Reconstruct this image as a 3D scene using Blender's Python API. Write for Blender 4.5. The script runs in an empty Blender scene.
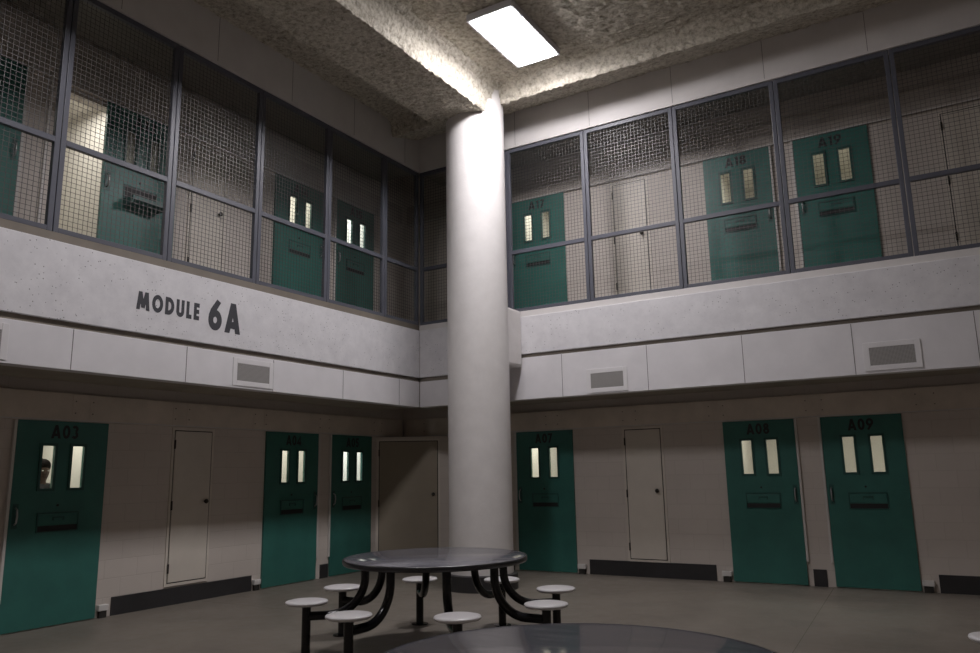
import bpy, bmesh, math, random
from mathutils import Vector, Matrix, noise
random.seed(4)
sc = bpy.context.scene
COL = sc.collection
PI = math.pi

# ------------------------------------------------------------------ materials
def mat(name, color, rough=.6, metal=0., spec=.5):
    m = bpy.data.materials.new(name); m.use_nodes = True
    b = m.node_tree.nodes['Principled BSDF']
    b.inputs['Base Color'].default_value = (*color, 1)
    b.inputs['Roughness'].default_value = rough
    b.inputs['Metallic'].default_value = metal
    b.inputs['Specular IOR Level'].default_value = spec
    return m
def N(m, t, **kw):
    n = m.node_tree.nodes.new(t)
    for k, v in kw.items(): setattr(n, k, v)
    return n
def LK(m, a, b): m.node_tree.links.new(a, b)
def bsdf(m): return m.node_tree.nodes['Principled BSDF']
def mix(m, fac, a, b, mode='MIX'):
    n = N(m, 'ShaderNodeMix', data_type='RGBA', blend_type=mode)
    if isinstance(fac, float): n.inputs[0].default_value = fac
    else: LK(m, fac, n.inputs[0])
    for v, s in ((a, n.inputs[6]), (b, n.inputs[7])):
        if isinstance(v, tuple): s.default_value = (*v, 1)
        else: LK(m, v, s)
    return n.outputs[2]
def noise_tex(m, scale, detail=4, rough=.6, vec=None):
    n = N(m, 'ShaderNodeTexNoise'); n.inputs['Scale'].default_value = scale
    n.inputs['Detail'].default_value = detail; n.inputs['Roughness'].default_value = rough
    if vec is None: vec = N(m, 'ShaderNodeTexCoord').outputs['Object']
    LK(m, vec, n.inputs['Vector']); return n.outputs['Fac']
def ramp(m, fac, stops):
    r = N(m, 'ShaderNodeValToRGB'); LK(m, fac, r.inputs[0])
    e = r.color_ramp.elements
    while len(e) < len(stops): e.new(.5)
    for i, (p_, c) in enumerate(stops):
        e[i].position = p_; e[i].color = (*c, 1) if isinstance(c, tuple) else (c, c, c, 1)
    return r.outputs[0]
def bump(m, h, strength, dist=.01):
    b = N(m, 'ShaderNodeBump'); b.inputs['Strength'].default_value = strength
    b.inputs['Distance'].default_value = dist
    LK(m, h, b.inputs['Height']); LK(m, b.outputs[0], bsdf(m).inputs['Normal'])

def wall_mat(name, axis):
    m = mat(name, (.52, .47, .44), .55, spec=.35)
    tc = N(m, 'ShaderNodeTexCoord').outputs['Object']
    s = N(m, 'ShaderNodeSeparateXYZ'); LK(m, tc, s.inputs[0])
    c = N(m, 'ShaderNodeCombineXYZ'); LK(m, s.outputs['XY'.index(axis)], c.inputs[0]); LK(m, s.outputs[2], c.inputs[1])
    br = N(m, 'ShaderNodeTexBrick'); LK(m, c.outputs[0], br.inputs['Vector'])
    br.inputs['Scale'].default_value = 1.; br.inputs['Brick Width'].default_value = .405
    br.inputs['Row Height'].default_value = .2032; br.inputs['Mortar Size'].default_value = .005
    br.inputs['Mortar Smooth'].default_value = .6
    br.inputs['Color1'].default_value = (.575, .515, .46, 1); br.inputs['Color2'].default_value = (.555, .497, .443, 1)
    br.inputs['Mortar'].default_value = (.48, .425, .375, 1)
    n = noise_tex(m, 1.6)
    col = mix(m, .35, br.outputs['Color'], ramp(m, n, [(.3, (.48, .43, .385)), (.7, (.60, .54, .485))]))
    LK(m, col, bsdf(m).inputs['Base Color'])
    inv = N(m, 'ShaderNodeMath', operation='SUBTRACT'); inv.inputs[0].default_value = 1.; LK(m, br.outputs['Fac'], inv.inputs[1])
    bump(m, inv.outputs[0], .35, .004)
    return m
M_wallL = wall_mat('painted_block_wall', 'Y'); M_wallR = wall_mat('painted_block_wall_right', 'X')

def plain_paint(name, c, rough=.5, var=.12, scale=2.5):
    m = mat(name, c, rough, spec=.4)
    n = noise_tex(m, scale, 5)
    k0, k1 = 1 - var, 1 + var
    LK(m, ramp(m, n, [(.3, tuple(v * k0 for v in c)), (.7, tuple(min(1, v * k1) for v in c))]), bsdf(m).inputs['Base Color'])
    return m
M_header = plain_paint('header_paint', (.62, .545, .46), .5)
M_header_shade = plain_paint('shaded_header_paint', (.40, .355, .31), .5)  # darker copy of the header paint, gallery shade put into the colour
M_fascia = plain_paint('smooth_panel_paint', (.68, .66, .67), .5, .06)
M_upper = plain_paint('upper_fascia_paint', (.64, .61, .59), .5, .06)
M_gceil_shade = plain_paint('shaded_gallery_ceiling', (.18, .165, .145), .6, .06)  # ceiling tone lowered so the colour carries the gallery's dimness
M_tan = plain_paint('tan_reveal_paint', (.17, .145, .115), .6)
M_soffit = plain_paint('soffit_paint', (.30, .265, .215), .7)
M_dark = plain_paint('dark_slot', (.02, .018, .015), .8)
M_base = plain_paint('charcoal_base_paint', (.026, .025, .026), .5, .2)
M_util = plain_paint('beige_door_paint', (.62, .565, .49), .45, .05)
M_corner_shade = plain_paint('shaded_corner_door', (.29, .245, .185), .5, .06)  # beige door colour darkened to paint in the shade behind the column
M_cell = mat('cell_interior_paint', (.60, .57, .52), .7)
M_seam = mat('panel_seam', (.13, .12, .115), .8)

def pitted():
    m = mat('pitted_painted_concrete', (.56, .545, .55), .55, spec=.35)
    tc = N(m, 'ShaderNodeTexCoord').outputs['Object']
    v = N(m, 'ShaderNodeTexVoronoi'); v.inputs['Scale'].default_value = 27; LK(m, tc, v.inputs['Vector'])
    pits = ramp(m, v.outputs['Distance'], [(.11, 1.), (.18, 0.)])
    sel = ramp(m, noise_tex(m, 3.1, 3, vec=tc), [(.44, 0.), (.54, 1.)])
    wn = N(m, 'ShaderNodeSeparateColor'); LK(m, v.outputs['Color'], wn.inputs[0])
    sel2 = ramp(m, wn.outputs[0], [(.42, 0.), (.48, 1.)])
    a = N(m, 'ShaderNodeMath', operation='MULTIPLY'); LK(m, pits, a.inputs[0]); LK(m, sel, a.inputs[1])
    a2 = N(m, 'ShaderNodeMath', operation='MULTIPLY'); LK(m, a.outputs[0], a2.inputs[0]); LK(m, sel2, a2.inputs[1])
    base = ramp(m, noise_tex(m, 5, 8, .7, tc), [(.3, (.58, .565, .58)), (.7, (.72, .705, .715))])
    LK(m, mix(m, a2.outputs[0], base, (.12, .11, .11)), bsdf(m).inputs['Base Color'])
    inv = N(m, 'ShaderNodeMath', operation='SUBTRACT'); inv.inputs[0].default_value = 1.; LK(m, a2.outputs[0], inv.inputs[1])
    bump(m, inv.outputs[0], .5, .006)
    return m
M_pit = pitted()
def column_mat():
    m = mat('column_paint', (.66, .63, .60), .5, spec=.4)
    tc = N(m, 'ShaderNodeTexCoord').outputs['Object']
    n = noise_tex(m, 4, 7, .65, tc)
    LK(m, ramp(m, n, [(.3, (.68, .65, .63)), (.7, (.76, .73, .71))]), bsdf(m).inputs['Base Color'])
    bump(m, noise_tex(m, 30, 4, .6, tc), .12, .01)
    return m
M_col = column_mat()

def ceiling_mat():
    m = mat('sprayed_rough_concrete', (.26, .225, .165), .9, spec=.15)
    tc = N(m, 'ShaderNodeTexCoord').outputs['Object']
    n1 = noise_tex(m, 15, 7, .8, tc); n2 = noise_tex(m, 2.2, 4, .6, tc)
    c1 = ramp(m, n1, [(.36, (.17, .15, .115)), (.52, (.60, .55, .455)), (.66, (.80, .76, .68))])
    LK(m, mix(m, .25, c1, ramp(m, n2, [(.3, (.38, .34, .265)), (.7, (.66, .61, .51))])), bsdf(m).inputs['Base Color'])
    bump(m, n1, .8, .03)
    return m
M_ceil = ceiling_mat()

def floor_mat():
    m = mat('sealed_concrete_floor', (.16, .14, .115), .5, spec=.45)
    tc = N(m, 'ShaderNodeTexCoord').outputs['Object']
    n = noise_tex(m, .8, 6, .6, tc); n2 = noise_tex(m, 5., 6, .65, tc)
    col = mix(m, .4, ramp(m, n, [(.3, (.122, .104, .084)), (.7, (.19, .166, .137))]), ramp(m, n2, [(.3, (.115, .099, .08)), (.7, (.19, .166, .137))]))
    n3 = noise_tex(m, 1.7, 3, .5, tc)
    col = mix(m, ramp(m, n3, [(.56, 0.), (.62, .35)]), col, (.105, .095, .08))
    LK(m, col, bsdf(m).inputs['Base Color'])
    LK(m, ramp(m, n2, [(.3, .38), (.7, .55)]), bsdf(m).inputs['Roughness'])
    return m
M_floor = floor_mat()

M_green = plain_paint('green_door_paint', (.030, .130, .107), .42, .12, 3)
M_green_dk = plain_paint('green_recess_paint', (.018, .075, .064), .45, .1)
M_black = mat('black_slot', (.006, .006, .006), .6)
M_numb = mat('black_stencil_paint', (.012, .014, .015), .6)
M_letter = mat('charcoal_sign_paint', (.035, .035, .042), .6)
M_jamb = plain_paint('jamb_paint', (.58, .55, .52), .45, .05)
M_steel = mat('worn_steel', (.45, .45, .46), .35, .9)
M_knob = mat('dark_knob', (.04, .035, .03), .4, .6)
M_white = plain_paint('white_bracket', (.62, .60, .57), .5, .08)
M_frame = plain_paint('slate_frame_paint', (.085, .088, .108), .38, .06)
M_mesh = mat('grey_wire', (.085, .083, .082), .42, .35)
M_seat = plain_paint('white_seat', (.62, .60, .60), .28, .04)
M_tube = mat('black_gloss_tube', (.006, .006, .007), .18, spec=.4)
M_edge = mat('black_table_edge', (.012, .012, .014), .3, spec=.6)
M_vent = plain_paint('vent_frame_paint', (.68, .66, .66), .5, .04)
M_house = mat('lamp_housing_white', (.55, .54, .56), .5)

def tabletop_mat():
    m = mat('dark_laminate_top', (.05, .05, .058), .2, spec=.7)
    tc = N(m, 'ShaderNodeTexCoord').outputs['Object']
    mp = N(m, 'ShaderNodeMapping'); mp.inputs['Scale'].default_value = (1, 9, 1); LK(m, tc, mp.inputs[0])
    n = noise_tex(m, 3, 6, .6, mp.outputs[0])
    LK(m, ramp(m, n, [(.35, (.115, .113, .128)), (.7, (.165, .163, .185))]), bsdf(m).inputs['Base Color'])
    LK(m, ramp(m, n, [(.3, .09), (.7, .14)]), bsdf(m).inputs['Roughness'])
    return m
M_top = tabletop_mat()
def grille_mat():
    m = mat('vent_grille', (.3, .29, .28), .5)
    tc = N(m, 'ShaderNodeTexCoord').outputs['Object']
    v = N(m, 'ShaderNodeTexVoronoi', distance='CHEBYCHEV'); v.inputs['Scale'].default_value = 70; v.inputs['Randomness'].default_value = 0
    LK(m, tc, v.inputs['Vector'])
    LK(m, ramp(m, v.outputs['Distance'], [(.2, (.10, .095, .09)), (.42, (.33, .315, .30))]), bsdf(m).inputs['Base Color'])
    return m
M_grille = grille_mat()
def emis(name, c, s):
    m = bpy.data.materials.new(name); m.use_nodes = True; nt = m.node_tree
    nt.nodes.clear(); o = nt.nodes.new('ShaderNodeOutputMaterial'); e = nt.nodes.new('ShaderNodeEmission')
    e.inputs[0].default_value = (*c, 1); e.inputs[1].default_value = s; nt.links.new(e.outputs[0], o.inputs[0]); return m
LAMP = 70.
M_lamp = emis('fluorescent_diffuser', (.99, .95, .985), LAMP); M_lamp2 = emis('fluorescent_diffuser_dimmer', (.99, .95, .985), LAMP * .75)
def glass_mat():
    m = bpy.data.materials.new('window_glass'); m.use_nodes = True; nt = m.node_tree; nt.nodes.clear()
    o = nt.nodes.new('ShaderNodeOutputMaterial'); t = nt.nodes.new('ShaderNodeBsdfTransparent'); g = nt.nodes.new('ShaderNodeBsdfGlossy')
    t.inputs[0].default_value = (.93, .95, .92, 1); g.inputs['Roughness'].default_value = .05
    x = nt.nodes.new('ShaderNodeMixShader'); x.inputs[0].default_value = .07
    nt.links.new(t.outputs[0], x.inputs[1]); nt.links.new(g.outputs[0], x.inputs[2]); nt.links.new(x.outputs[0], o.inputs[0]); return m
M_glass = glass_mat()
M_skin = mat('skin', (.075, .033, .022), .5); M_shirt = plain_paint('dark_shirt', (.02, .022, .03), .8); M_trou = plain_paint('dark_trousers', (.03, .03, .035), .8)
M_hair = mat('black_hair', (.006, .005, .005), .95, spec=.05); M_eye = mat('eye_white', (.6, .58, .55), .3)

# ------------------------------------------------------------------ mesh helpers
ID = lambda a, b, c: (a, b, c)
class MB:
    """collects shapes in a frame function f(s, n, z) and builds ONE mesh object"""
    def __init__(self, f=ID): self.v = []; self.f = []; self.fr = f
    def add(self, vs, fs):
        o = len(self.v); self.v += [self.fr(*p) for p in vs]; self.f += [tuple(i + o for i in q) for q in fs]; return self
    def box(self, a0, a1, b0, b1, c0, c1):
        vs = [(a, b, c) for a in (a0, a1) for b in (b0, b1) for c in (c0, c1)]
        return self.add(vs, [(0, 1, 3, 2), (4, 6, 7, 5), (0, 4, 5, 1), (2, 3, 7, 6), (0, 2, 6, 4), (1, 5, 7, 3)])
    def quad(self, *p): return self.add(list(p), [tuple(range(len(p)))])
    def lathe(self, prof, c=(0, 0, 0), seg=40, cap=True):
        vs = []; fs = []; n = len(prof)
        for (r, z) in prof:
            for k in range(seg):
                t = 2 * PI * k / seg; vs.append((c[0] + r * math.cos(t), c[1] + r * math.sin(t), c[2] + z))
        for i in range(n - 1):
            for k in range(seg):
                k2 = (k + 1) % seg; fs.append((i * seg + k, i * seg + k2, (i + 1) * seg + k2, (i + 1) * seg + k))
        if cap: fs.append(tuple(range(seg))[::-1]); fs.append(tuple((n - 1) * seg + k for k in range(seg)))
        return self.add(vs, fs)
    def tube(self, pts, r, seg=14, cap=True):
        pts = [Vector(p) for p in pts]; vs = []; fs = []
        t0 = (pts[1] - pts[0]).normalized(); up = Vector((0, 0, 1)) if abs(t0.z) < .9 else Vector((1, 0, 0))
        x = t0.cross(up).normalized()
        for i, p in enumerate(pts):
            t = (pts[min(i + 1, len(pts) - 1)] - pts[max(i - 1, 0)]).normalized()
            x = (x - t * x.dot(t)).normalized(); y = t.cross(x)
            for k in range(seg):
                a = 2 * PI * k / seg + PI / seg; vs.append(tuple(p + x * (r * math.cos(a)) + y * (r * math.sin(a))))
        for i in range(len(pts) - 1):
            for k in range(seg):
                k2 = (k + 1) % seg; fs.append((i * seg + k, i * seg + k2, (i + 1) * seg + k2, (i + 1) * seg + k))
        if cap: fs.append(tuple(range(seg))[::-1]); fs.append(tuple((len(pts) - 1) * seg + k for k in range(seg)))
        return self.add(vs, fs)
    def mesh(self, name, m, smooth=False, recalc=True):
        me = bpy.data.meshes.new(name); me.from_pydata(self.v, [], self.f); me.materials.append(m)
        if recalc:
            b = bmesh.new(); b.from_mesh(me); bmesh.ops.recalc_face_normals(b, faces=b.faces); b.to_mesh(me); b.free()
        if smooth:
            for p in me.polygons: p.use_smooth = True
        return me
    def build(self, name, m, parent=None, smooth=False, bevel=0, recalc=True, auto=False):
        o = bpy.data.objects.new(name, self.mesh(name, m, smooth or auto, recalc)); COL.objects.link(o)
        if bevel:
            md = o.modifiers.new('bevel', 'BEVEL'); md.width = bevel; md.segments = 2; md.limit_method = 'ANGLE'; md.angle_limit = .6
        if auto:
            md = o.modifiers.new('wn', 'EDGE_SPLIT'); md.split_angle = .6
        if parent is not None: link(o, parent)
        return o
def link(o, parent):
    o.parent = parent; o.matrix_parent_inverse = Matrix.Translation(parent.location).inverted()
def tag(o, label=None, cat=None, group=None, kind=None):
    if label: o['label'] = label
    if cat: o['category'] = cat
    if group: o['group'] = group
    if kind: o['kind'] = kind
    return o
def empty(name, loc): 
    o = bpy.data.objects.new(name, None); o.location = loc; o.empty_display_size = .1; COL.objects.link(o); return o
def struct(o, label=None, cat=None, group=None): return tag(o, label, cat, group, 'structure')

FL = lambda s, n, z: (n, s, z)        # left wall frame: s along +y, n into the room
FR = lambda s, n, z: (s, -n, z)       # right wall frame: s along +x, n into the room

# ------------------------------------------------------------------ dimensions
dL, dR = 1.167, 1.10
UP = 3.86                      # upper floor level
PT = 3.85                      # top of parapet
ST = 6.45                      # top of screens
DH = 2.13
X1, Y1 = 12.6, -14.6           # far limits of the hall
CZ = 7.07                      # ceiling level in the coffers
doors = dict(A03=('L', -6.534, -5.535, 0), A04=('L', -3.152, -2.113, 1), A05=('L', -1.791, -.872, 0),
             A07=('R', 2.265, 3.285, 0), A08=('R', 5.553, 6.512, 1), A09=('R', 6.816, 7.789, 0))
# name, side, left, right, handle on the right?, upper?, slid-by
cells = [('A03', 'L', -6.565, -5.56, 0, 0, 0), ('A04', 'L', -3.175, -2.14, 1, 0, 0), ('A05', 'L', -1.845, -.89, 0, 0, 0),
         ('A07', 'R', 2.295, 3.28, 0, 0, 0), ('A08', 'R', 5.58, 6.515, 1, 0, 0), ('A09', 'R', 6.845, 7.785, 0, 0, 0),
         ('A12', 'L', -7.82, -6.83, 1, 1, 0), ('A13', 'L', -6.534, -5.535, 0, 1, .66), ('A14', 'L', -3.175, -2.14, 1, 1, 0), ('A15', 'L', -1.845, -.89, 0, 1, 0),
         ('A17', 'R', 2.295, 3.28, 0, 1, 0), ('A18', 'R', 5.58, 6.515, 1, 1, 0), ('A19', 'R', 6.845, 7.785, 0, 1, 0)]

# ------------------------------------------------------------------ floor
fl = MB().box(-.2, X1, Y1, .2, -.2, 0).build('floor', M_floor); struct(fl, 'grey-brown sealed concrete floor of the hall', 'floor')
jt = MB()
def joint(mb, p, q, w=.006, z=.001):
    d = (Vector(q) - Vector(p)).normalized(); n = Vector((-d.y, d.x)) * w
    mb.quad((p[0] + n.x, p[1] + n.y, z), (q[0] + n.x, q[1] + n.y, z), (q[0] - n.x, q[1] - n.y, z), (p[0] - n.x, p[1] - n.y, z))
joint(jt, (6.82, -.1), (7.05, -5.), .0035); joint(jt, (.1, -4.2), (X1 - .2, -4.2), .004)
link(jt.build('floor_joint', mat('joint_dark', (.10, .092, .075), .8), recalc=False), fl)

# ------------------------------------------------------------------ walls with holes
def wall(name, m, fr, s0, s1, z0, z1, holes, depth=.16):
    mb = MB(fr)
    S = sorted({s0, s1} | {h[0] for h in holes} | {h[1] for h in holes}); Z = sorted({z0, z1} | {h[2] for h in holes} | {h[3] for h in holes})
    for a, b in zip(S, S[1:]):
        for c, d in zip(Z, Z[1:]):
            if any(h[0] <= a and b <= h[1] and h[2] <= c and d <= h[3] for h in holes): continue
            mb.quad((a, 0, c), (b, 0, c), (b, 0, d), (a, 0, d))
    for (a, b, c, d) in holes:
        mb.quad((a, 0, c), (a, -depth, c), (a, -depth, d), (a, 0, d)); mb.quad((b, 0, c), (b, -depth, c), (b, -depth, d), (b, 0, d))
        mb.quad((a, 0, d), (a, -depth, d), (b, -depth, d), (b, 0, d)); mb.quad((a, 0, c), (a, -depth, c), (b, -depth, c), (b, 0, c))
    return mb.build(name, m, recalc=False)
HO = {}
for (nm, side, a, b, hr, up, sl) in cells:
    z = UP if up else 0.
    HO.setdefault(side, []).append((a + .07, b - .07, z + .015, z + 2.06))
wl = wall('wall_left', M_wallL, FL, Y1, 0, 0, CZ + .4, HO['L']); struct(wl, 'left wall of painted block with cell doors on two levels', 'wall')
wr = wall('wall_right', M_wallR, FR, 0, X1, 0, CZ + .4, HO['R']); struct(wr, 'right wall of painted block with cell doors on two levels', 'wall')
bw = MB().quad((0, Y1, 0), (X1, Y1, 0), (X1, Y1, CZ + .4), (0, Y1, CZ + .4)).build('wall_back', M_wallR, recalc=False); struct(bw, 'plain block wall behind the viewer', 'wall')
sw = MB().quad((X1, Y1, 0), (X1, 0, 0), (X1, 0, CZ + .4), (X1, Y1, CZ + .4)).build('wall_far_side', M_wallL, recalc=False); struct(sw, 'plain block wall on the far right side', 'wall')

# corner infill wall with the wide service door behind the column
ca, cb = Vector((0, -.74)), Vector((1.10, 0)); cd = (cb - ca).normalized(); cn = Vector((cd.y, -cd.x))
FC = lambda s, n, z: (ca.x + cd.x * s + cn.x * n, ca.y + cd.y * s + cn.y * n, z)
clen = (cb - ca).length
cw = MB(FC).box(0, clen, -.02, 0, 0, 2.12).build('wall_corner', M_wallL); struct(cw, 'short angled wall filling the corner behind the column', 'wall')

# ------------------------------------------------------------------ cells behind the doors
for i, (nm, side, a, b, hr, up, sl) in enumerate(cells):
    fr = FL if side == 'L' else FR; z = UP if up else 0.
    s0, s1, d0, d1, z0, z1 = a - .08, b + .08, -.161, -2.5, z + .012, z + 2.45
    mb = MB(fr)
    mb.quad((s0, d1, z0), (s1, d1, z0), (s1, d1, z1), (s0, d1, z1)); mb.quad((s0, d0, z0), (s0, d1, z0), (s0, d1, z1), (s0, d0, z1))
    mb.quad((s1, d0, z0), (s1, d1, z0), (s1, d1, z1), (s1, d0, z1)); mb.quad((s0, d0, z1), (s1, d0, z1), (s1, d1, z1), (s0, d1, z1))
    mb.quad((s0, d0, z0), (s1, d0, z0), (s1, d1, z0), (s0, d1, z0))
    h = [x for x in HO[side] if abs(x[0] - a - .07) < 1e-6 and abs(x[2] - z - .015) < 1e-6][0]
    S = [s0, h[0], h[1], s1]; Z = [z0, h[2], h[3], z1]
    for p in range(3):
        for q in range(3):
            if p == 1 and q == 1: continue
            mb.quad((S[p], d0, Z[q]), (S[p + 1], d0, Z[q]), (S[p + 1], d0, Z[q + 1]), (S[p], d0, Z[q + 1]))
    c = mb.build('cell_room', M_cell, recalc=False)
    struct(c, 'cream walls of the lit cell seen through door %s' % nm, 'cell wall') if not up else struct(c, 'cream walls of the lit cell behind an upper door', 'cell wall', 'lit cells behind the upper doors')
    L = bpy.data.lights.new('cell_light', 'AREA'); L.shape = 'RECTANGLE'; L.size = .5; L.size_y = .5; L.energy = (17 if side == 'L' else 20) if not up else 20; L.color = (1, .96, .88)
    if nm in ('A15', 'A05'): L.energy *= 1.6; L.color = (.9, .96, 1.)
    if nm == 'A13': L.energy *= .8
    lo = bpy.data.objects.new('cell_light', L); lo.location = fr((a + b) / 2, -.75, z1 - .05); COL.objects.link(lo)

# ------------------------------------------------------------------ stroke lettering
def arc(cx, cy, rx, ry, a0, a1, n=18): return [(cx + rx * math.cos(math.radians(a0 + (a1 - a0) * i / n)), cy + ry * math.sin(math.radians(a0 + (a1 - a0) * i / n))) for i in range(n + 1)]
def glyph(ch, t):
    """strokes (centre lines) in a box of height 1, plus the width"""
    e = t / 2
    if ch == 'M': h = t * .54; return [('P', h, 0, h + .13, 1), ('P', h + .13, 1, .5, .12), ('P', .87 - h, 1, .5, .12), ('P', 1. - h, 0, .87 - h, 1)], 1.
    if ch == 'O': w = .86; return [arc(w / 2, .5, w / 2 - e, .5 - e, 0, 360, 32)], w
    if ch == '0': w = .62; return [arc(w / 2, .5, w / 2 - e, .5 - e, 0, 360, 32)], w
    if ch == 'D': w = .72; return [[(e, 0), (e, 1)], [(e, 1 - e), (.25, 1 - e)] + arc(.25, .5, w - .25 - e, .5 - e, 90, -90) + [(.25, e), (e, e)]], w
    if ch == 'U': w = .66; return [[(e, 1), (e, .33)] + arc(w / 2, .33, w / 2 - e, .33 - e, 180, 360) + [(w - e, .33), (w - e, 1)]], w
    if ch == 'L': return [[(e, 1), (e, e), (.46, e)]], .46
    if ch == 'E': return [[(.48, 1 - e), (e, 1 - e), (e, e), (.48, e)], [(e, .5), (.46, .5)]], .48
    if ch == 'A': h = t * .54; return [('P', h, 0, .39, 1), ('P', .78 - h, 0, .39, 1), [(.2, .27), (.58, .27)]], .78
    if ch == '6': w = .64; r = w / 2 - e; return [arc(w / 2, .34, r, .34 - e, 0, 360, 32), [(w / 2 - r, .34), (w / 2 - r * .93, .46), (w / 2 - r * .6, .62), (.47, 1)]], w
    if ch == '9': w = .64; r = w / 2 - e; return [arc(w / 2, .66, r, .34 - e, 0, 360, 32), [(w / 2 + r * .96, .58), (.14, 0)]], w
    if ch == '1': return [[(.04, .80), (.22, 1 - e * .6), (.22, 0)]], .34
    if ch == '2': w = .56; return [arc(w / 2, .70, w / 2 - e, .30 - e, 170, -35) + [(e, e), (w, e)]], w
    if ch == '3': w = .56; return [arc(w / 2 - .02, .73, w / 2 - e, .27 - e, 150, -80) , arc(w / 2 - .02, .29, w / 2 - e + .01, .29 - e, 80, -150)], w
    if ch == '4': w = .62; return [[(w, .25), (e * .5, .25), (.44, 1 - e * .3), (.44, 0)]], w
    if ch == '5': w = .56; return [[(w - .04, 1 - e), (.14, 1 - e), (.10, .55)] + arc(w / 2 - .02, .32, w / 2 - e, .32 - e, 120, -150)], w
    if ch == '7': w = .54; return [[(0, 1 - e), (w - e, 1 - e), (.16, 0)]], w
    if ch == '8': w = .58; return [arc(w / 2, .74, w / 2 - e - .03, .26 - e, 0, 360, 28), arc(w / 2, .29, w / 2 - e, .29 - e, 0, 360, 28)], w
    return [], .3
def ribbon(pts, t):
    P = [Vector(p) for p in pts]; P = [p for i, p in enumerate(P) if i == 0 or (p - P[i - 1]).length > 1e-6]; closed = (P[0] - P[-1]).length < 1e-6
    if closed: P = P[:-1]
    n = len(P); L_, R_ = [], []
    for i in range(n):
        a = P[(i - 1) % n] if (closed or i > 0) else None; b = P[(i + 1) % n] if (closed or i < n - 1) else None
        d1 = (P[i] - a).normalized() if a is not None else None; d2 = (b - P[i]).normalized() if b is not None else None
        d1 = d1 or d2; d2 = d2 or d1
        n1 = Vector((-d1.y, d1.x)); n2 = Vector((-d2.y, d2.x)); m_ = (n1 + n2)
        m_ = m_.normalized() if m_.length > 1e-6 else n1
        k = min(1 / max(m_.dot(n1), .2), 2.2) * t / 2
        L_.append(P[i] + m_ * k); R_.append(P[i] - m_ * k)
    q = []
    for i in range(n if closed else n - 1):
        j = (i + 1) % n; q.append([L_[i], L_[j], R_[j], R_[i]])
    return q
def text_w(s, t, gap): return sum(glyph(c, t)[1] + gap for c in s) - gap
def text_mesh(mb, s, s0, z0, width, h, t=.2, gap=.1, n=.002):
    """writes s from s0, height h, squeezed to the given width"""
    k = width / text_w(s, t, gap); x = 0
    for c in s:
        st, w = glyph(c, t)
        for i_, ln in enumerate(st):
            n_ = n + .0005 * i_
            for q in (ribbon(ln, t) if ln[0] != 'P' else [[Vector((ln[1] - t * .54, ln[2])), Vector((ln[1] + t * .54, ln[2])), Vector((ln[3] + t * .54, ln[4])), Vector((ln[3] - t * .54, ln[4]))]]): mb.quad(*[(s0 + (x + p.x) * k, n_, z0 + max(-.02, min(1.02, p.y)) * h) for p in q])
        x += w + gap

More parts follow.
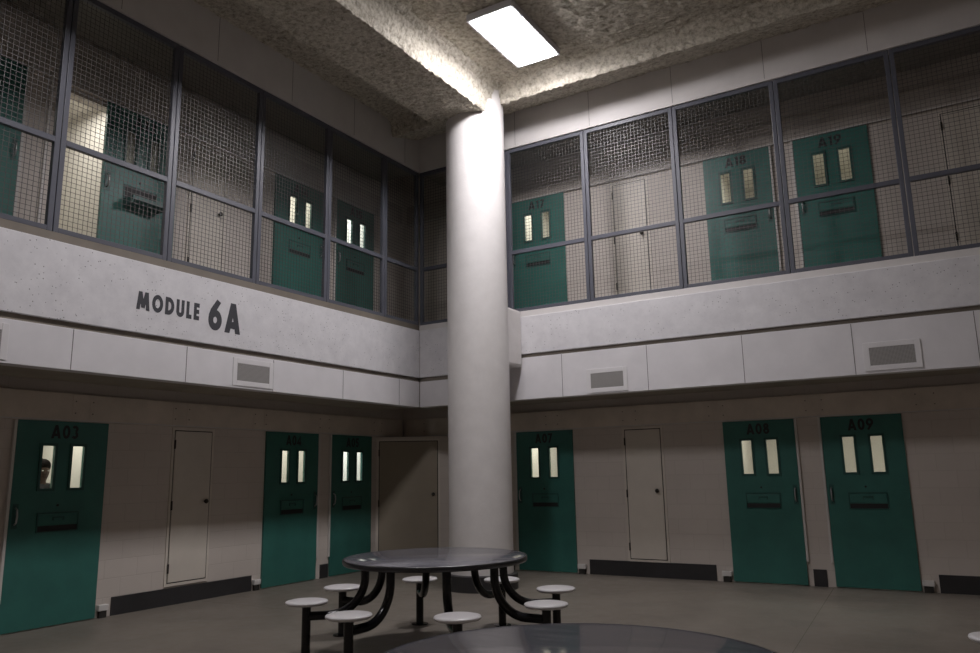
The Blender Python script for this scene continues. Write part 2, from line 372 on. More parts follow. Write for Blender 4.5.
# ------------------------------------------------------------------ cell doors
def cell_door(idx, nm, side, a, b, hr, up, sl):
    fr = FL if side == 'L' else FR; z = UP if up else 0.
    w = b - a; c = (a + b) / 2 + sl; l, r = c - w / 2, c + w / 2
    root = empty('door_%d' % idx, fr(c, .05, z))
    lab = {0: 'green steel sliding cell door %s on the lower level' % nm}.get(up)
    if up:
        lab = {'A12': 'upper green cell door at the left edge of the photo', 'A13': 'upper green cell door slid open, bright doorway beside it',
               'A14': 'upper green cell door directly above lower door A04', 'A15': 'upper green cell door directly above lower door A05',
               'A17': 'upper green cell door just right of the column, above A07', 'A18': 'upper green cell door directly above lower door A08',
               'A19': 'upper green cell door directly above lower door A09'}[nm]
    struct(root, lab, 'cell door', 'green cell doors on the upper gallery' if up else 'green cell doors on the lower level')
    n0, n1 = .003, .03
    # leaf with two window holes
    wins = [(c - .228, c - .098), (c + .098, c + .228)]; wz0, wz1 = z + 1.42, z + 1.865
    mb = MB(fr)
    S = [l, wins[0][0], wins[0][1], wins[1][0], wins[1][1], r]; Z = [z + .012, wz0, wz1, z + DH]
    for n in (n0, n1):
        for i in range(5):
            for j in range(3):
                if j == 1 and i in (1, 3): continue
                mb.quad((S[i], n, Z[j]), (S[i + 1], n, Z[j]), (S[i + 1], n, Z[j + 1]), (S[i], n, Z[j + 1]))
    for (p, q, c0, c1) in [(l, r, Z[0], Z[3])] + [(x0, x1, wz0, wz1) for x0, x1 in wins]:
        mb.quad((p, n0, c0), (p, n1, c0), (p, n1, c1), (p, n0, c1)); mb.quad((q, n0, c0), (q, n1, c0), (q, n1, c1), (q, n0, c1))
        mb.quad((p, n0, c0), (q, n0, c0), (q, n1, c0), (p, n1, c0)); mb.quad((p, n0, c1), (q, n0, c1), (q, n1, c1), (p, n1, c1))
    b_ = bmesh.new()
    leaf = mb.build('door_leaf', M_green, root, recalc=False)
    b_.from_mesh(leaf.data); bmesh.ops.remove_doubles(b_, verts=b_.verts, dist=1e-5); bmesh.ops.recalc_face_normals(b_, faces=b_.faces); b_.to_mesh(leaf.data); b_.free()
    for (x0, x1) in wins:
        f = MB(fr); g = .028
        f.box(x0 - g, x0, n1, n1 + .014, wz0 - g, wz1 + g); f.box(x1, x1 + g, n1, n1 + .014, wz0 - g, wz1 + g)
        f.box(x0, x1, n1, n1 + .014, wz0 - g, wz0); f.box(x0, x1, n1, n1 + .014, wz1, wz1 + g)
        fo = f.build('window_frame', M_green_dk, root)
        MB(fr).box(x0, x1, n0 + .010, n0 + .015, wz0, wz1).build('pane', M_glass, fo)
    t = MB(fr); text_mesh(t, nm, c - .15, z + 1.945, .30, .145, .2, .12, n1 + .002); t.build('door_number', M_numb, root, recalc=False)
    MB(fr).lathe([(.013, -.006), (.013, .006)], (0, 0, 0), 12).build('keyhole', M_black, root).data.transform(Matrix.Translation(Vector(fr(c - .015, n1, z + 1.24))) @ (Matrix.Rotation(PI / 2, 4, 'X') if side == 'R' else Matrix.Rotation(PI / 2, 4, 'Y')))
    # food slot: raised surround, black slot, flap with pull
    sx0, sx1 = c - .225, c + .225; f = MB(fr)
    for q in ((sx0, sx1, 1.155, 1.17), (sx0, sx1, .965, .975), (sx0, sx0 + .012, .975, 1.155), (sx1 - .012, sx1, .975, 1.155)):
        f.box(q[0], q[1], n1, n1 + .012, z + q[2], z + q[3])
    fs = f.build('food_slot', M_green_dk, root)
    if nm == 'A13':
        MB(fr).box(sx0 + .012, sx1 - .012, n1 - .002, n1 + .004, z + .985, z + 1.15).build('slot_opening', M_black, fs)
        MB(fr).box(sx0 + .01, sx1 - .01, n1 + .005, n1 + .20, z + .965, z + .983).build('flap', M_green, fs)
        g = MB(fr); g.box(sx0 + .0, sx0 + .012, n1, n1 + .20, z + .90, z + .985); g.box(sx1 - .012, sx1, n1, n1 + .20, z + .90, z + .985); g.box(sx0, sx1, n1 + .19, n1 + .202, z + .94, z + .99); g.build('tray_side', M_green_dk, fs)
    else:
        MB(fr).box(sx0 + .014, sx1 - .014, n1, n1 + .008, z + 1.04, z + 1.152).build('flap', M_green, fs, bevel=.003)
        MB(fr).box(sx0 + .012, sx1 - .012, n1 - .002, n1 + .003, z + .975, z + 1.032).build('slot_opening', M_black, fs)
        g = MB(fr); g.box(c - .06, c + .06, n1 + .008, n1 + .018, z + 1.108, z + 1.124); g.box(c - .06, c - .05, n1 + .008, n1 + .018, z + 1.085, z + 1.108); g.box(c + .05, c + .06, n1 + .008, n1 + .018, z + 1.085, z + 1.108)
        g.build('flap_pull', M_green_dk, fs)
    hx = r - .055 if hr else l + .055
    pl = MB(fr).box(hx - .028, hx + .028, n1, n1 + .004, z + 1.02, z + 1.27).build('handle_plate', M_green_dk, root)
    MB(fr).tube([(hx, n1, z + 1.06), (hx, n1 + .035, z + 1.08), (hx, n1 + .045, z + 1.145), (hx, n1 + .035, z + 1.21), (hx, n1, z + 1.23)], .009, 8).build('handle', M_steel, pl, smooth=True)
    # pale jamb strip on the closing side, stays with the doorway
    jx = (b + .004, b + .034) if hr else (a - .034, a - .004)
    MB(fr).box(jx[0], jx[1], 0.002, .036, z + .30, z + DH).build('door_jamb', M_jamb, root, bevel=.004)
for i, c in enumerate(cells): cell_door(i + 1, *c)

# floor guide brackets
for i, (nm, fr, s0, s1) in enumerate((('A03', FL, -5.535, -5.42), ('A04', FL, -3.33, -3.215), ('A07', FR, 3.30, 3.43), ('A08', FR, 5.43, 5.56), ('A09', FR, 7.80, 7.93))):
    g = empty('door_guide', fr((s0 + s1) / 2, .03, 0)); tag(g, 'small white floor guide box beside the foot of door %s' % nm, 'door guide', 'white guide boxes at the door feet')
    MB(fr).box(s0, s1, .006, .06, .075, .14).build('guide_box', M_white, g, bevel=.006)
    MB(fr).box(s0 + .015, s1 - .015, .012, .05, 0, .075).build('guide_foot', M_dark, g)

# ------------------------------------------------------------------ service doors
def service_door(idx, fr, s0, s1, z0, z1, label, knob_z=None, n=0., paint=None):
    root = empty('door_%d' % idx, fr((s0 + s1) / 2, n + .02, z0)); struct(root, label, 'service door', 'beige service doors')
    MB(fr).box(s0 - .014, s1 + .014, n - .005, n + .006, z0 - .014, z1 + .014).build('door_gap', M_dark, root)
    MB(fr).box(s0, s1, n, n + .018, z0, z1).build('door_leaf', paint or M_util, root, bevel=.003)
    f = MB(fr); g = .045
    for q in ((s0 - g, s0 - .013, z0 - g, z1 + g), (s1 + .013, s1 + g, z0 - g, z1 + g), (s0 - .013, s1 + .013, z1 + .013, z1 + g), (s0 - .013, s1 + .013, z0 - g, z0 - .013)):
        f.box(q[0], q[1], n + .0, n + .012, q[2], q[3])
    f.build('door_frame', M_util, root)
    for k in (.09, .5, .91):
        zz = z0 + (z1 - z0) * k
        MB(fr).tube([(s0 - .008, n + .022, zz - .055), (s0 - .008, n + .022, zz + .055)], .012, 8).build('hinge', M_knob, root)
    kz = knob_z or z0 + (z1 - z0) * .52
    kb = MB().lathe([(.012, 0), (.014, .02), (.028, .032), (.03, .045), (.02, .058), (.004, .062)], seg=16)
    o = kb.build('knob', M_knob, root, smooth=True)
    p0 = Vector(fr(s1 - .07, n + .016, kz)); nn = (Vector(fr(0, 1, 0)) - Vector(fr(0, 0, 0))).normalized()
    o.data.transform(Matrix.Translation(p0) @ nn.to_track_quat('Z', 'Y').to_matrix().to_4x4())
service_door(14, FL, -4.65, -4.105, .265, 2.08, 'narrow beige service door on the lower left wall')
service_door(15, FR, 4.135, 4.665, .25, 2.08, 'narrow beige service door on the lower right wall')
service_door(16, FL, -4.62, -4.10, UP + .26, UP + 2.05, 'narrow beige service door on the upper left gallery')
service_door(17, FR, 4.14, 4.66, UP + .26, UP + 2.05, 'narrow beige service door on the upper gallery right of the column')
service_door(18, FR, 8.64, 9.16, UP + .26, UP + 2.05, 'narrow beige service door at the far right of the upper gallery')
service_door(19, FC, .06, 1.02, .03, 2.04, 'wide beige service door in the dark corner behind the column', knob_z=1.17, paint=M_corner_shade)

# ------------------------------------------------------------------ headers (sliding door track covers), baseboards
for k, (fr, s0, s1, nm) in enumerate(((FL, -10., -.10, 'left'), (FR, .10, 10.5, 'right'))):
    for up in (0, 1):
        z = UP * up; h = 2.44 if not up else 2.50
        mb = MB(fr).box(s0, s1, 0, .045, z + DH + .005, z + h)
        o = mb.build('trim_%d' % (k * 2 + up + 1), M_header if not up else M_header_shade, bevel=.006)
        struct(o, 'beige track cover above the %s doors of the %s wall' % (('lower', 'upper')[up], nm), 'door track cover')
        s = MB(fr); x = s0 + .35; i = 0
        while x < s1:
            s.box(x, x + .006, .044, .047, z + DH + .02, z + h - .01); x += .20 if i % 2 else 1.08; i += 1
        link(MB(fr).box(s0, s1, .044, .053, z + DH + .006, z + DH + .022).build('cover_lip', M_jamb), o)
        s.build('cover_seam', M_header, o)
        b = MB(fr)
        x = s0 + .35; i = 0
        while x < s1:
            for zz in (.09, .22):
                b.lathe([(.008, -.004), (.008, .004)], (0, 0, 0), 8) if 0 else b.box(x + .03, x + .042, .044, .049, z + DH + zz, z + DH + zz + .012)
            x += .20 if i % 2 else 1.08; i += 1
        b.build('bolt', M_knob, o)
b = MB(FL)
for s0, s1 in ((-5.36, -3.34), (-2.03, -1.86), (-.845, -.62), (-10, -6.62)): b.box(s0, s1, 0, .012, 0, .20)
struct(b.build('baseboard_left', M_base), 'charcoal painted base band along the left wall', 'baseboard')
b = MB(FR)
for s0, s1 in ((3.48, 5.35), (6.585, 6.745), (7.98, 12.5), (1.2, 2.2)): b.box(s0, s1, 0, .012, 0, .21)
struct(b.build('baseboard_right', M_base), 'charcoal painted base band along the right wall', 'baseboard')

# ------------------------------------------------------------------ gallery slabs, parapets, fascias
BB = 2.533
def gallery(nm, fr, d, s0, s1, g0, num, seams, useams, t0):
    # slab + soffit + ceiling of the gallery
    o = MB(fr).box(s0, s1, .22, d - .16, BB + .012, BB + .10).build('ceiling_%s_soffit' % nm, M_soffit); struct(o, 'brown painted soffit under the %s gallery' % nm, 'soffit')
    link(MB(fr).box(s0, s1, .0, .22, 2.80, 2.86).build('soffit_slot', M_dark), o)
    o = MB(fr).box(s0, s1, 0, d - .17, 3.70, UP).build('floor_%s_gallery' % nm, M_floor); struct(o, 'walkway slab of the %s gallery' % nm, 'gallery floor')
    o = MB(fr).box(s0, s1, .20, d - .17, 6.54, 6.62).build('ceiling_%s_gallery' % nm, M_gceil_shade); struct(o, 'flat ceiling over the %s gallery walkway' % nm, 'gallery ceiling')
    link(MB(fr).box(s0, s1, 0, .2, 6.66, 6.72).build('ceiling_slot', M_dark), o)
    # parapet: lower smooth band, tan reveal, pitted band, tan curb
    P = empty('wall_%s_parapet' % nm, fr((s0 + s1) / 2, d, BB)); struct(P, 'white painted parapet wall below the %s upper screens' % nm, 'parapet')
    for (z0, z1, q0, q1) in g0:
        MB(fr).box(q0, q1, d - .17, d - .004, BB, z0).build('smooth_band', M_fascia, P, bevel=.004)
        MB(fr).box(q0, q1, d - .17, d - .035, z0, z1).build('reveal', M_tan, P)
        MB(fr).box(q0, q1, d - .17, d, z1, PT - .09).build('pitted_band', M_pit, P, bevel=.006)
    c = MB(fr); c.box(s0, s1, d - .17, d - .028, PT - .09, PT)
    c.build('curb', M_tan if nm == 'left' else M_upper, P, bevel=.004)
    sm = MB(fr)
    zlow = g0[-1][0]
    for x in seams: sm.box(x - .004, x + .004, d - .006, d - .0025, BB + .003, zlow - .005)
    sm.build('panel_seam', M_seam, P)
    F = MB(fr).box(s0, s1, d - .17, d, ST + .0, CZ + .3).build('wall_%s_upper_fascia' % nm, M_upper); struct(F, 'smooth fascia wall above the %s screens' % nm, 'fascia')
    sm = MB(fr)
    for x in useams: sm.box(x - .003, x + .003, d - .002, d + .0015, ST + .03, CZ + .3)
    sm.build('panel_seam', M_seam, F)
gallery('left', FL, dL, Y1, -dR + .17, [(2.935, 3.0, Y1, -dR)], 0, [-9.25, -7.98, -6.72, -5.43, -4.16, -2.88, -1.62], [-9., -7.75, -6.5, -5.23, -4.0, -2.74, -1.5], 0)
gallery('right', FR, dR, dL - .17, X1, [(2.935, 3.0, dL, 2.74), (3.145, 3.20, 2.74, X1)], 0, [2.4, 3.66, 4.92, 6.17, 7.43, 8.66, 9.92, 11.2], [3.0, 4.25, 5.5, 6.73, 7.95, 9.2, 10.4], 0)

# vents
def vent(fr, s0, s1, z0, z1, d, label):
    g = empty('wall_vent', fr((s0 + s1) / 2, d, (z0 + z1) / 2)); tag(g, label, 'air vent', 'air vents in the smooth parapet band')
    f = MB(fr); t = .062
    for q in ((s0, s0 + t, z0, z1), (s1 - t, s1, z0, z1), (s0 + t, s1 - t, z0, z0 + t), (s0 + t, s1 - t, z1 - t, z1)): f.box(q[0], q[1], d - .004, d + .005, q[2], q[3])
    f.build('vent_frame', M_vent, g, bevel=.003)
    MB(fr).box(s0 + t, s1 - t, d - .003, d + .003, z0 + t, z1 - t).build('grille', M_grille, g)
vent(FL, -4.79, -4.165, 2.56, 2.89, dL, 'grey rectangular air vent under the painted module sign')
vent(FL, -7.93, -7.31, 2.56, 2.89, dL, 'grey air vent cut off by the left edge of the photo')
vent(FR, 4.035, 4.635, 2.555, 2.885, dR, 'grey rectangular air vent just right of the column')
vent(FR, 7.53, 8.12, 2.565, 2.895, dR, 'grey rectangular air vent above door A09 at the far right')

# painted sign
sg = empty('painted_sign', (dL + .002, -5.4, 3.16)); tag(sg, 'charcoal lettering MODULE 6A painted on the left parapet', 'painted sign')
t = MB(FL); text_mesh(t, 'MODULE', -6.085, 3.245, .785, .195, .25, .17, dL + .002); t.build('word', M_letter, sg, recalc=False)
t = MB(FL); text_mesh(t, '6A', -5.175, 3.165, .465, .362, .235, .14, dL + .002); t.build('module_number', M_letter, sg, recalc=False)

# ------------------------------------------------------------------ mesh screens
PITCH = .0508
_wire = {}
def wire_mesh(w, h, fr_key):
    """woven crimped wire panel in local (u, n, v), origin at its lower left corner"""
    key = (round(w, 3), round(h, 3))
    if key in _wire: return _wire[key]
    mb = MB(); r = .0020; nu = max(2, round(w / PITCH)); nv = max(2, round(h / PITCH)); pu, pv = w / nu, h / nv
    def strand(pts, axis):
        vs = []; fs = []
        for (u, n, v) in pts:
            for (a, b) in ((-r, -r), (r, -r), (r, r), (-r, r)):
                vs.append((u + a, n + b, v) if axis == 'v' else (u, n + b, v + a))
        for i in range(len(pts) - 1):
            for k in range(4):
                k2 = (k + 1) % 4; fs.append((i * 4 + k, i * 4 + k2, i * 4 + 4 + k2, i * 4 + 4 + k))
        mb.add(vs, fs)
    for i in range(1, nu): strand([(i * pu, -.0016, v) for v in (0, h)], 'v')
    for j in range(1, nv): strand([(u, .0016, j * pv) for u in (0, w)], 'u')
    me = mb.mesh('mesh_infill', M_mesh, recalc=False); _wire[key] = me; return me
RZ = 4.778
def screen(nm, fr, d, s0, s1, label, group):
    z0, z1 = PT, ST; w = .052; nb, nf = d - .085, d - .03; c = (s0 + s1) / 2; g = .004
    root = empty('mesh_screen', fr(c, (nb + nf) / 2, z0)); tag(root, label, 'mesh screen', group)
    a, b = s0 + g, s1 - g
    for (x0, x1) in ((a, a + w), (b - w, b)):
        st = MB(fr).box(x0, x1, nb, nf, z0, z1).build('stile', M_frame, root, bevel=.004)
    MB(fr).box(a + w, b - w, nb, nf, z0, z0 + .05).build('bottom_rail', M_frame, root, bevel=.004)
    MB(fr).box(a + w, b - w, nb, nf, z1 - .06, z1).build('top_rail', M_frame, root, bevel=.004)
    MB(fr).box(a + w, b - w, nb, nf, RZ - .03, RZ + .03).build('mid_rail', M_frame, root, bevel=.004)
    for (v0, v1) in ((z0 + .05, RZ - .03), (RZ + .03, z1 - .06)):
        me = wire_mesh(b - a - 2 * w, v1 - v0, fr)
        o = bpy.data.objects.new('mesh_infill', me); COL.objects.link(o); o.parent = root
        u = Vector(fr(1, 0, 0)); n = Vector(fr(0, 1, 0)); v = Vector((0, 0, 1)); p0 = Vector(fr(a + w, (nb + nf) / 2, v0))
        o.matrix_parent_inverse = Matrix.Translation(root.location).inverted()
        o.matrix_basis = Matrix(((u.x, n.x, 0, p0.x), (u.y, n.y, 0, p0.y), (0, 0, 1, p0.z), (0, 0, 0, 1)))
mlL = [-8.26, -6.995, -5.735, -4.473, -3.213, -1.955, -dR + .02]
labL = ['wire mesh screen bay at the left edge of the photo', 'wire mesh screen bay in front of the open doorway on the upper left gallery',
        'wire mesh screen bay above the 6A lettering, in front of the service door', 'wire mesh screen bay in front of the upper door above A04',
        'wire mesh screen bay in front of the upper door above A05', 'narrow wire mesh screen bay at the left of the gallery corner']
for i, (a, b) in enumerate(zip(mlL, mlL[1:])): screen('l', FL, dL, a, b, labL[i], 'mesh screens along the left gallery')
mlR = [dL - .02, 2.815, 4.13, 5.472, 6.82, 8.165, 9.51]
labR = ['wire mesh screen bay half hidden behind the column', 'wire mesh screen bay directly right of the column, before a green door',
        'brightly lit wire mesh screen bay in front of a beige service door', 'wire mesh screen bay in front of the upper door above A08',
        'wire mesh screen bay in front of the upper door above A09', 'wire mesh screen bay at the right edge of the photo']
for i, (a, b) in enumerate(zip(mlR, mlR[1:])): screen('r', FR, dR, a, b, labR[i], 'mesh screens along the right gallery')

# ------------------------------------------------------------------ column
CX, CY, CR = 2.74, -1.86, .429
col = MB().lathe([(CR, 0), (CR, 1.5), (CR, 3.2), (CR, 5.0), (CR, CZ + .2)], (CX, CY, 0), 72).build('column', M_col, auto=True)
struct(col, 'thick round white concrete column in the inner corner of the hall', 'column')
MB().lathe([(CR + .055, 0), (CR + .055, .195), (CR + .01, .205)], (CX, CY, 0), 64).build('plinth', M_base, col, auto=True)
MB().box(CX - .40, CX + .29, CY, -dR - .001, 3.0, PT + .0).build('bracket', M_col, col, bevel=.04)

# ------------------------------------------------------------------ ceiling: rough waffle slab as a height field
def rise(t, pts):
    for (a, za), (b, zb) in zip(pts, pts[1:]):
        if t <= b: return za + (zb - za) * (t - a) / (b - a)
    return CZ + .02
LB0, LB1, LZ = 2.22, 3.10, 6.58
RB = -1.83
def hz(x, y):
    if x < LB0: zl = LZ + (LB0 - x) / .10 * .57
    elif x > LB1: zl = rise(x - LB1, [(0, LZ), (.05, 6.98), (.14, CZ)])
    else: zl = LZ
    if y > RB: return 6.80 + (y - RB) * .23 / .73
    zr = rise(RB - y, [(0, 6.80), (.04, 7.0), (.11, CZ)])
    z = min(zl, zr, CZ)
    dist = math.hypot(x - 2.74, y + 1.86)          # the beam edge is worn back beside the column
    return max(z, min(CZ, LZ + 1.5 * (x - 2.965) - 12. * max(0., dist - .45)))
def axis(bps):
    out = []
    for (a, b, st) in bps:
        n = max(1, round((b - a) / st)); out += [a + (b - a) * i / n for i in range(n)]
    return out + [bps[-1][1]]
xs = axis([(dL - .05, 2.15, .06), (2.15, 2.35, .025), (2.35, 2.9, .04), (2.9, 3.08, .015), (3.08, 3.27, .008), (3.27, 4.4, .03), (4.4, 9, .06), (9, X1, .4)])
ys = axis([(Y1, -8, .4), (-8, -5.4, .06), (-5.4, -2.5, .03), (-2.5, -2.0, .025), (-2.0, -1.80, .008), (-1.80, -dR + .05, .03)])
V = []; Fc = []
for y in ys:
    for x in xs:
        z = hz(x, y); p = Vector((x, y, z))
        k = noise.noise(p * 7) * .4 + noise.noise(p * 17) * .5 + noise.noise(p * 34) * .6
        k2 = noise.noise(p * 19 + Vector((9, 3, 1))); k3 = noise.noise(p * 21 + Vector((1, 13, 5)))
        V.append((x + .015 * k2, y + .015 * k3, z - .030 * k))
nx = len(xs)
for j in range(len(ys) - 1):
    for i in range(nx - 1):
        Fc.append((j * nx + i, (j + 1) * nx + i, (j + 1) * nx + i + 1, j * nx + i + 1))
me = bpy.data.meshes.new('ceiling'); me.from_pydata(V, [], Fc); me.materials.append(M_ceil)
ce = bpy.data.objects.new('ceiling', me); COL.objects.link(ce); struct(ce, 'rough sprayed concrete ceiling with deep beams meeting over the column', 'ceiling')
MB().box(-.2, X1, Y1, .2, CZ + .42, CZ + .5).build('roof_deck', M_dark, ce)

# ------------------------------------------------------------------ ceiling lights
def lamp(x0, x1, y0, y1, z, label, m=M_lamp):
    r = empty('ceiling_light', ((x0 + x1) / 2, (y0 + y1) / 2, z)); tag(r, label, 'ceiling light', 'rectangular ceiling lights')
    h = .09; f = MB(); e = .03
    f.box(x0 - e, x1 + e, y0 - e, y1 + e, z + .012, z + h)
    for q in ((x0 - e, x0, y0 - e, y1 + e), (x1, x1 + e, y0 - e, y1 + e), (x0, x1, y0 - e, y0), (x0, x1, y1, y1 + e)): f.box(*q, z - .004, z + .012)
    f.build('housing', M_house, r)
    q = .035; b = MB(); b.add([(x0, y0, z), (x1, y0, z), (x1, y1, z), (x0, y1, z), (x0 + q, y0 + q, z - .028), (x1 - q, y0 + q, z - .028), (x1 - q, y1 - q, z - .028), (x0 + q, y1 - q, z - .028)],
          [(4, 5, 6, 7), (0, 1, 5, 4), (1, 2, 6, 5), (2, 3, 7, 6), (3, 0, 4, 7)])
    b.build('diffuser', m, r, recalc=False)
lamp(3.78, 4.36, -3.61, -2.36, 6.97, 'glowing rectangular ceiling light beside the top of the column')
lamp(3.78, 4.36, -7.9, -6.65, 6.97, 'rectangular ceiling light over the tables, above the photo', M_lamp2)

# ------------------------------------------------------------------ tables with eight fixed stools
def table(cx, cy, ph, label):
    root = empty('stool_table', (cx, cy, 0)); tag(root, label, 'table', 'round tables with fixed stools')
    R, TZ = .82, .77
    tp = MB().lathe([(R - .012, -.004), (R - .004, 0)], (cx, cy, TZ), 96)
    tp = MB().lathe([(R - .03, -.045), (R - .012, -.04), (R - .012, -.001), (R - .014, 0)], (cx, cy, TZ), 96).build('table_top', M_top, root, auto=True)
    ed = MB(); ed.lathe([(R - .014, 0.0005), (R - .006, -.001), (R, -.008), (R, -.036), (R - .006, -.044), (R - .03, -.046)], (cx, cy, TZ), 96, cap=False).build('edge_band', M_edge, tp, smooth=True)
    MB().lathe([(.60, 0), (.60, -.02)], (cx, cy, TZ - .045), 48).build('under_plate', M_tube, root, auto=True)
    RS, SZ = 1.113, .452
    for k in range(8):
        a = ph + k * PI / 4; d = Vector((math.cos(a), math.sin(a), 0)); P = lambda r_, z_: (cx + d.x * r_, cy + d.y * r_, z_)
        po = MB().tube([P(RS, 0), P(RS, SZ - .03)], .038, 16).build('stool_post', M_tube, root, auto=True)
        MB().lathe([(.085, 0), (.085, .008), (.06, .014)], P(RS, 0), 24).build('foot_plate', M_tube, po, auto=True)
        MB().lathe([(.10, -.035), (.165, -.034), (.176, -.026), (.18, -.016), (.176, -.007), (.15, -.001), (.08, .001), (.02, .0015)], P(RS, SZ), 40).build('seat', M_seat, po, smooth=True)
        r0, zc, rb = .62, .62, .30
        pts = [P(r0, TZ - .05), P(r0, zc)] + [P(r0 + rb * (1 - math.cos(t * PI / 24)), zc - rb * math.sin(t * PI / 24)) for t in range(1, 13)] + [P(RS - .02, zc - rb)]
        MB().tube(pts, .037, 14).build('arm', M_tube, root, auto=True)
table(4.235, -5.045, -.026, 'round dark table with eight white stools standing in front of the column')
table(7.02, -8.07, .30, 'round dark table top cut off by the bottom edge of the photo')
table(9.56, -5.02, -.0, 'table at the right edge of the photo showing only one white stool seat')

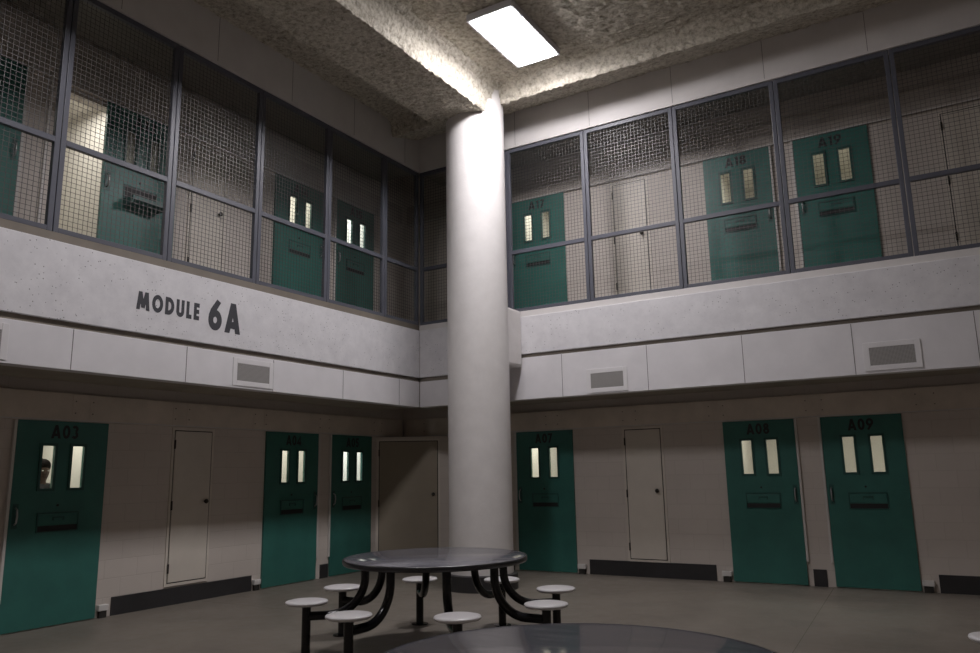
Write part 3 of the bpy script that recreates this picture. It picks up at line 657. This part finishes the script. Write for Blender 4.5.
# ------------------------------------------------------------------ person in cell A03
def skin_mesh(name, verts, edges, radii, m, sub=2):
    me = bpy.data.meshes.new(name); me.from_pydata([Vector(v) for v in verts], edges, []); o = bpy.data.objects.new(name, me); COL.objects.link(o)
    sk = o.modifiers.new('skin', 'SKIN'); sk.use_smooth_shade = True
    for i, r in enumerate(radii): me.skin_vertices[0].data[i].radius = (r, r) if not isinstance(r, tuple) else r
    me.skin_vertices[0].data[0].use_root = True
    s = o.modifiers.new('sub', 'SUBSURF'); s.levels = s.render_levels = sub
    dg = bpy.context.evaluated_depsgraph_get(); ev = o.evaluated_get(dg); nm = bpy.data.meshes.new_from_object(ev)
    o.modifiers.clear(); o.data = nm; nm.materials.clear(); nm.materials.append(m)
    for p in nm.polygons: p.use_smooth = True
    return o
def person(px, py):
    V_, E_, R_ = [], [], []
    def ch(par, pts):
        i0 = par
        for (x, y, z, r) in pts:
            V_.append((px + x, py + y, z)); R_.append(r)
            if i0 is not None: E_.append((i0, len(V_) - 1))
            i0 = len(V_) - 1
        return i0
    pel = ch(None, [(0, 0, .95, .135)])
    chest = ch(pel, [(0, 0, 1.10, .125), (0, 0, 1.28, .15), (0, 0, 1.41, .115)])
    ch(chest, [(0, 0, 1.49, .055), (.01, 0, 1.545, .06), (.02, 0, 1.60, .083), (.012, 0, 1.67, .092), (.0, 0, 1.725, .07)])
    for s in (-1, 1):
        w = ch(chest, [(0, s * .17, 1.41, .062), (-.01, s * .22, 1.26, .048), (-.01, s * .245, 1.12, .042), (.04, s * .25, .98, .034), (.07, s * .25, .88, .027)])
        pm = ch(w, [(.085, s * .25, .84, .030), (.09, s * .25, .80, .030)])
        for q, l in ((-.026, .062), (-.009, .074), (.009, .07), (.026, .055)):
            ch(pm, [(.095 + q, s * .25, .775, .010), (.10 + q * 1.1, s * (.25 - .006), .775 - l * .55, .0085), (.098 + q * 1.1, s * (.25 - .018), .775 - l, .0075)])
        ch(w, [(.12, s * .238, .83, .012), (.138, s * .225, .80, .010), (.14, s * .215, .775, .009)])
        an = ch(pel, [(0, s * .095, .86, .098), (.01, s * .10, .68, .078), (.015, s * .10, .50, .058), (-.01, s * .10, .32, .058), (-.01, s * .10, .10, .04)])
        ch(an, [(.05, s * .105, .05, .04), (.14, s * .115, .035, .034)])
    body = skin_mesh('person', V_, E_, R_, M_skin)
    # facial relief: nose, ears, brow pushed out of the head surface
    for v in body.data.vertices:
        x, y, z = v.co.x - px, v.co.y - py, v.co.z
        if z > 1.52:
            if x > .06: v.co.x += .022 * math.exp(-(y / .014) ** 2 - ((z - 1.615) / .022) ** 2) - .008 * math.exp(-((abs(y) - .032) / .014) ** 2 - ((z - 1.645) / .012) ** 2)
            if abs(y) > .06: v.co.y += math.copysign(.018 * math.exp(-((x - .0) / .02) ** 2 - ((z - 1.63) / .03) ** 2), y)
    tag(body, 'person in dark clothing standing behind the left window of door A03', 'person')
    h = MB().lathe([(.098, 1.665), (.104, 1.70), (.098, 1.735), (.075, 1.765), (.04, 1.782), (.008, 1.787)], (px - .012, py, 0), 28).build('hair', M_hair, body, smooth=True)
    e = MB()
    for s in (-1, 1): e.lathe([(.002, -.008), (.009, -.005), (.010, 0), (.009, .005), (.002, .008)], (px + .092, py + s * .032, 1.645), 10)
    e.build('eye', M_eye, body, smooth=True)
    m_ = MB().box(px + .096, px + .102, py - .024, py + .024, 1.568, 1.574).build('mouth', M_hair, body)
    sv = [(0, 0, .93), (0, 0, 1.10), (0, 0, 1.28), (0, 0, 1.43), (0, 0, 1.525)]; se = [(0, 1), (1, 2), (2, 3), (3, 4)]; sr = [.15, .142, .165, .125, .085]
    for s in (-1, 1):
        i = len(sv); sv += [(0, s * .175, 1.41), (-.01, s * .225, 1.26), (-.01, s * .25, 1.13)]; sr += [.08, .066, .062]; se += [(3, i), (i, i + 1), (i + 1, i + 2)]
    sh = skin_mesh('shirt', [(px + a, py + b, c) for a, b, c in sv], se, sr, M_shirt); link(sh, body)
    tv = [(0, 0, .95)]; te = []; tr = [.15]
    for s in (-1, 1):
        i = len(tv); tv += [(0, s * .10, .86), (.01, s * .105, .68), (.015, s * .105, .50), (-.01, s * .105, .30), (-.01, s * .105, .09)]; tr += [.112, .094, .075, .072, .068]
        te += [(0, i), (i, i + 1), (i + 1, i + 2), (i + 2, i + 3), (i + 3, i + 4)]
    tv_ = skin_mesh('trousers', [(px + a, py + b, c) for a, b, c in tv], te, tr, M_trou); link(tv_, body)
    k = .98; body.scale = (k, k, k); body.location = ((1 - k) * px, (1 - k) * py, 0)
person(-.62, -5.925)

# ------------------------------------------------------------------ camera
yaw, pit, rol = math.radians(120.938), math.radians(10.878), math.radians(-1.073)
f = Vector((math.cos(pit) * math.cos(yaw), math.cos(pit) * math.sin(yaw), math.sin(pit)))
r = Vector((math.sin(yaw), -math.cos(yaw), 0)); u = r.cross(f)
r2 = r * math.cos(rol) + u * math.sin(rol); u2 = -r * math.sin(rol) + u * math.cos(rol)
cam = bpy.data.cameras.new('camera'); cam.sensor_width = 36; cam.lens = 766.211 / 980 * 36; cam.clip_end = 100; cam.clip_start = .05
co = bpy.data.objects.new('camera', cam); COL.objects.link(co)
co.matrix_world = Matrix(((r2.x, u2.x, -f.x, 8.348), (r2.y, u2.y, -f.y, -10.883), (r2.z, u2.z, -f.z, 1.485), (0, 0, 0, 1)))
sc.camera = co
w = bpy.data.worlds.new('world'); w.use_nodes = True; w.node_tree.nodes['Background'].inputs[0].default_value = (.002, .002, .0025, 1); sc.world = w
sc.view_settings.view_transform = 'Standard'
sc.view_settings.look = 'None'
sc.view_settings.exposure = 0.
sc.view_settings.gamma = 1.08
sc.cycles.use_denoising = True
sc.cycles.max_bounces = 8
sc.cycles.sample_clamp_indirect = 6
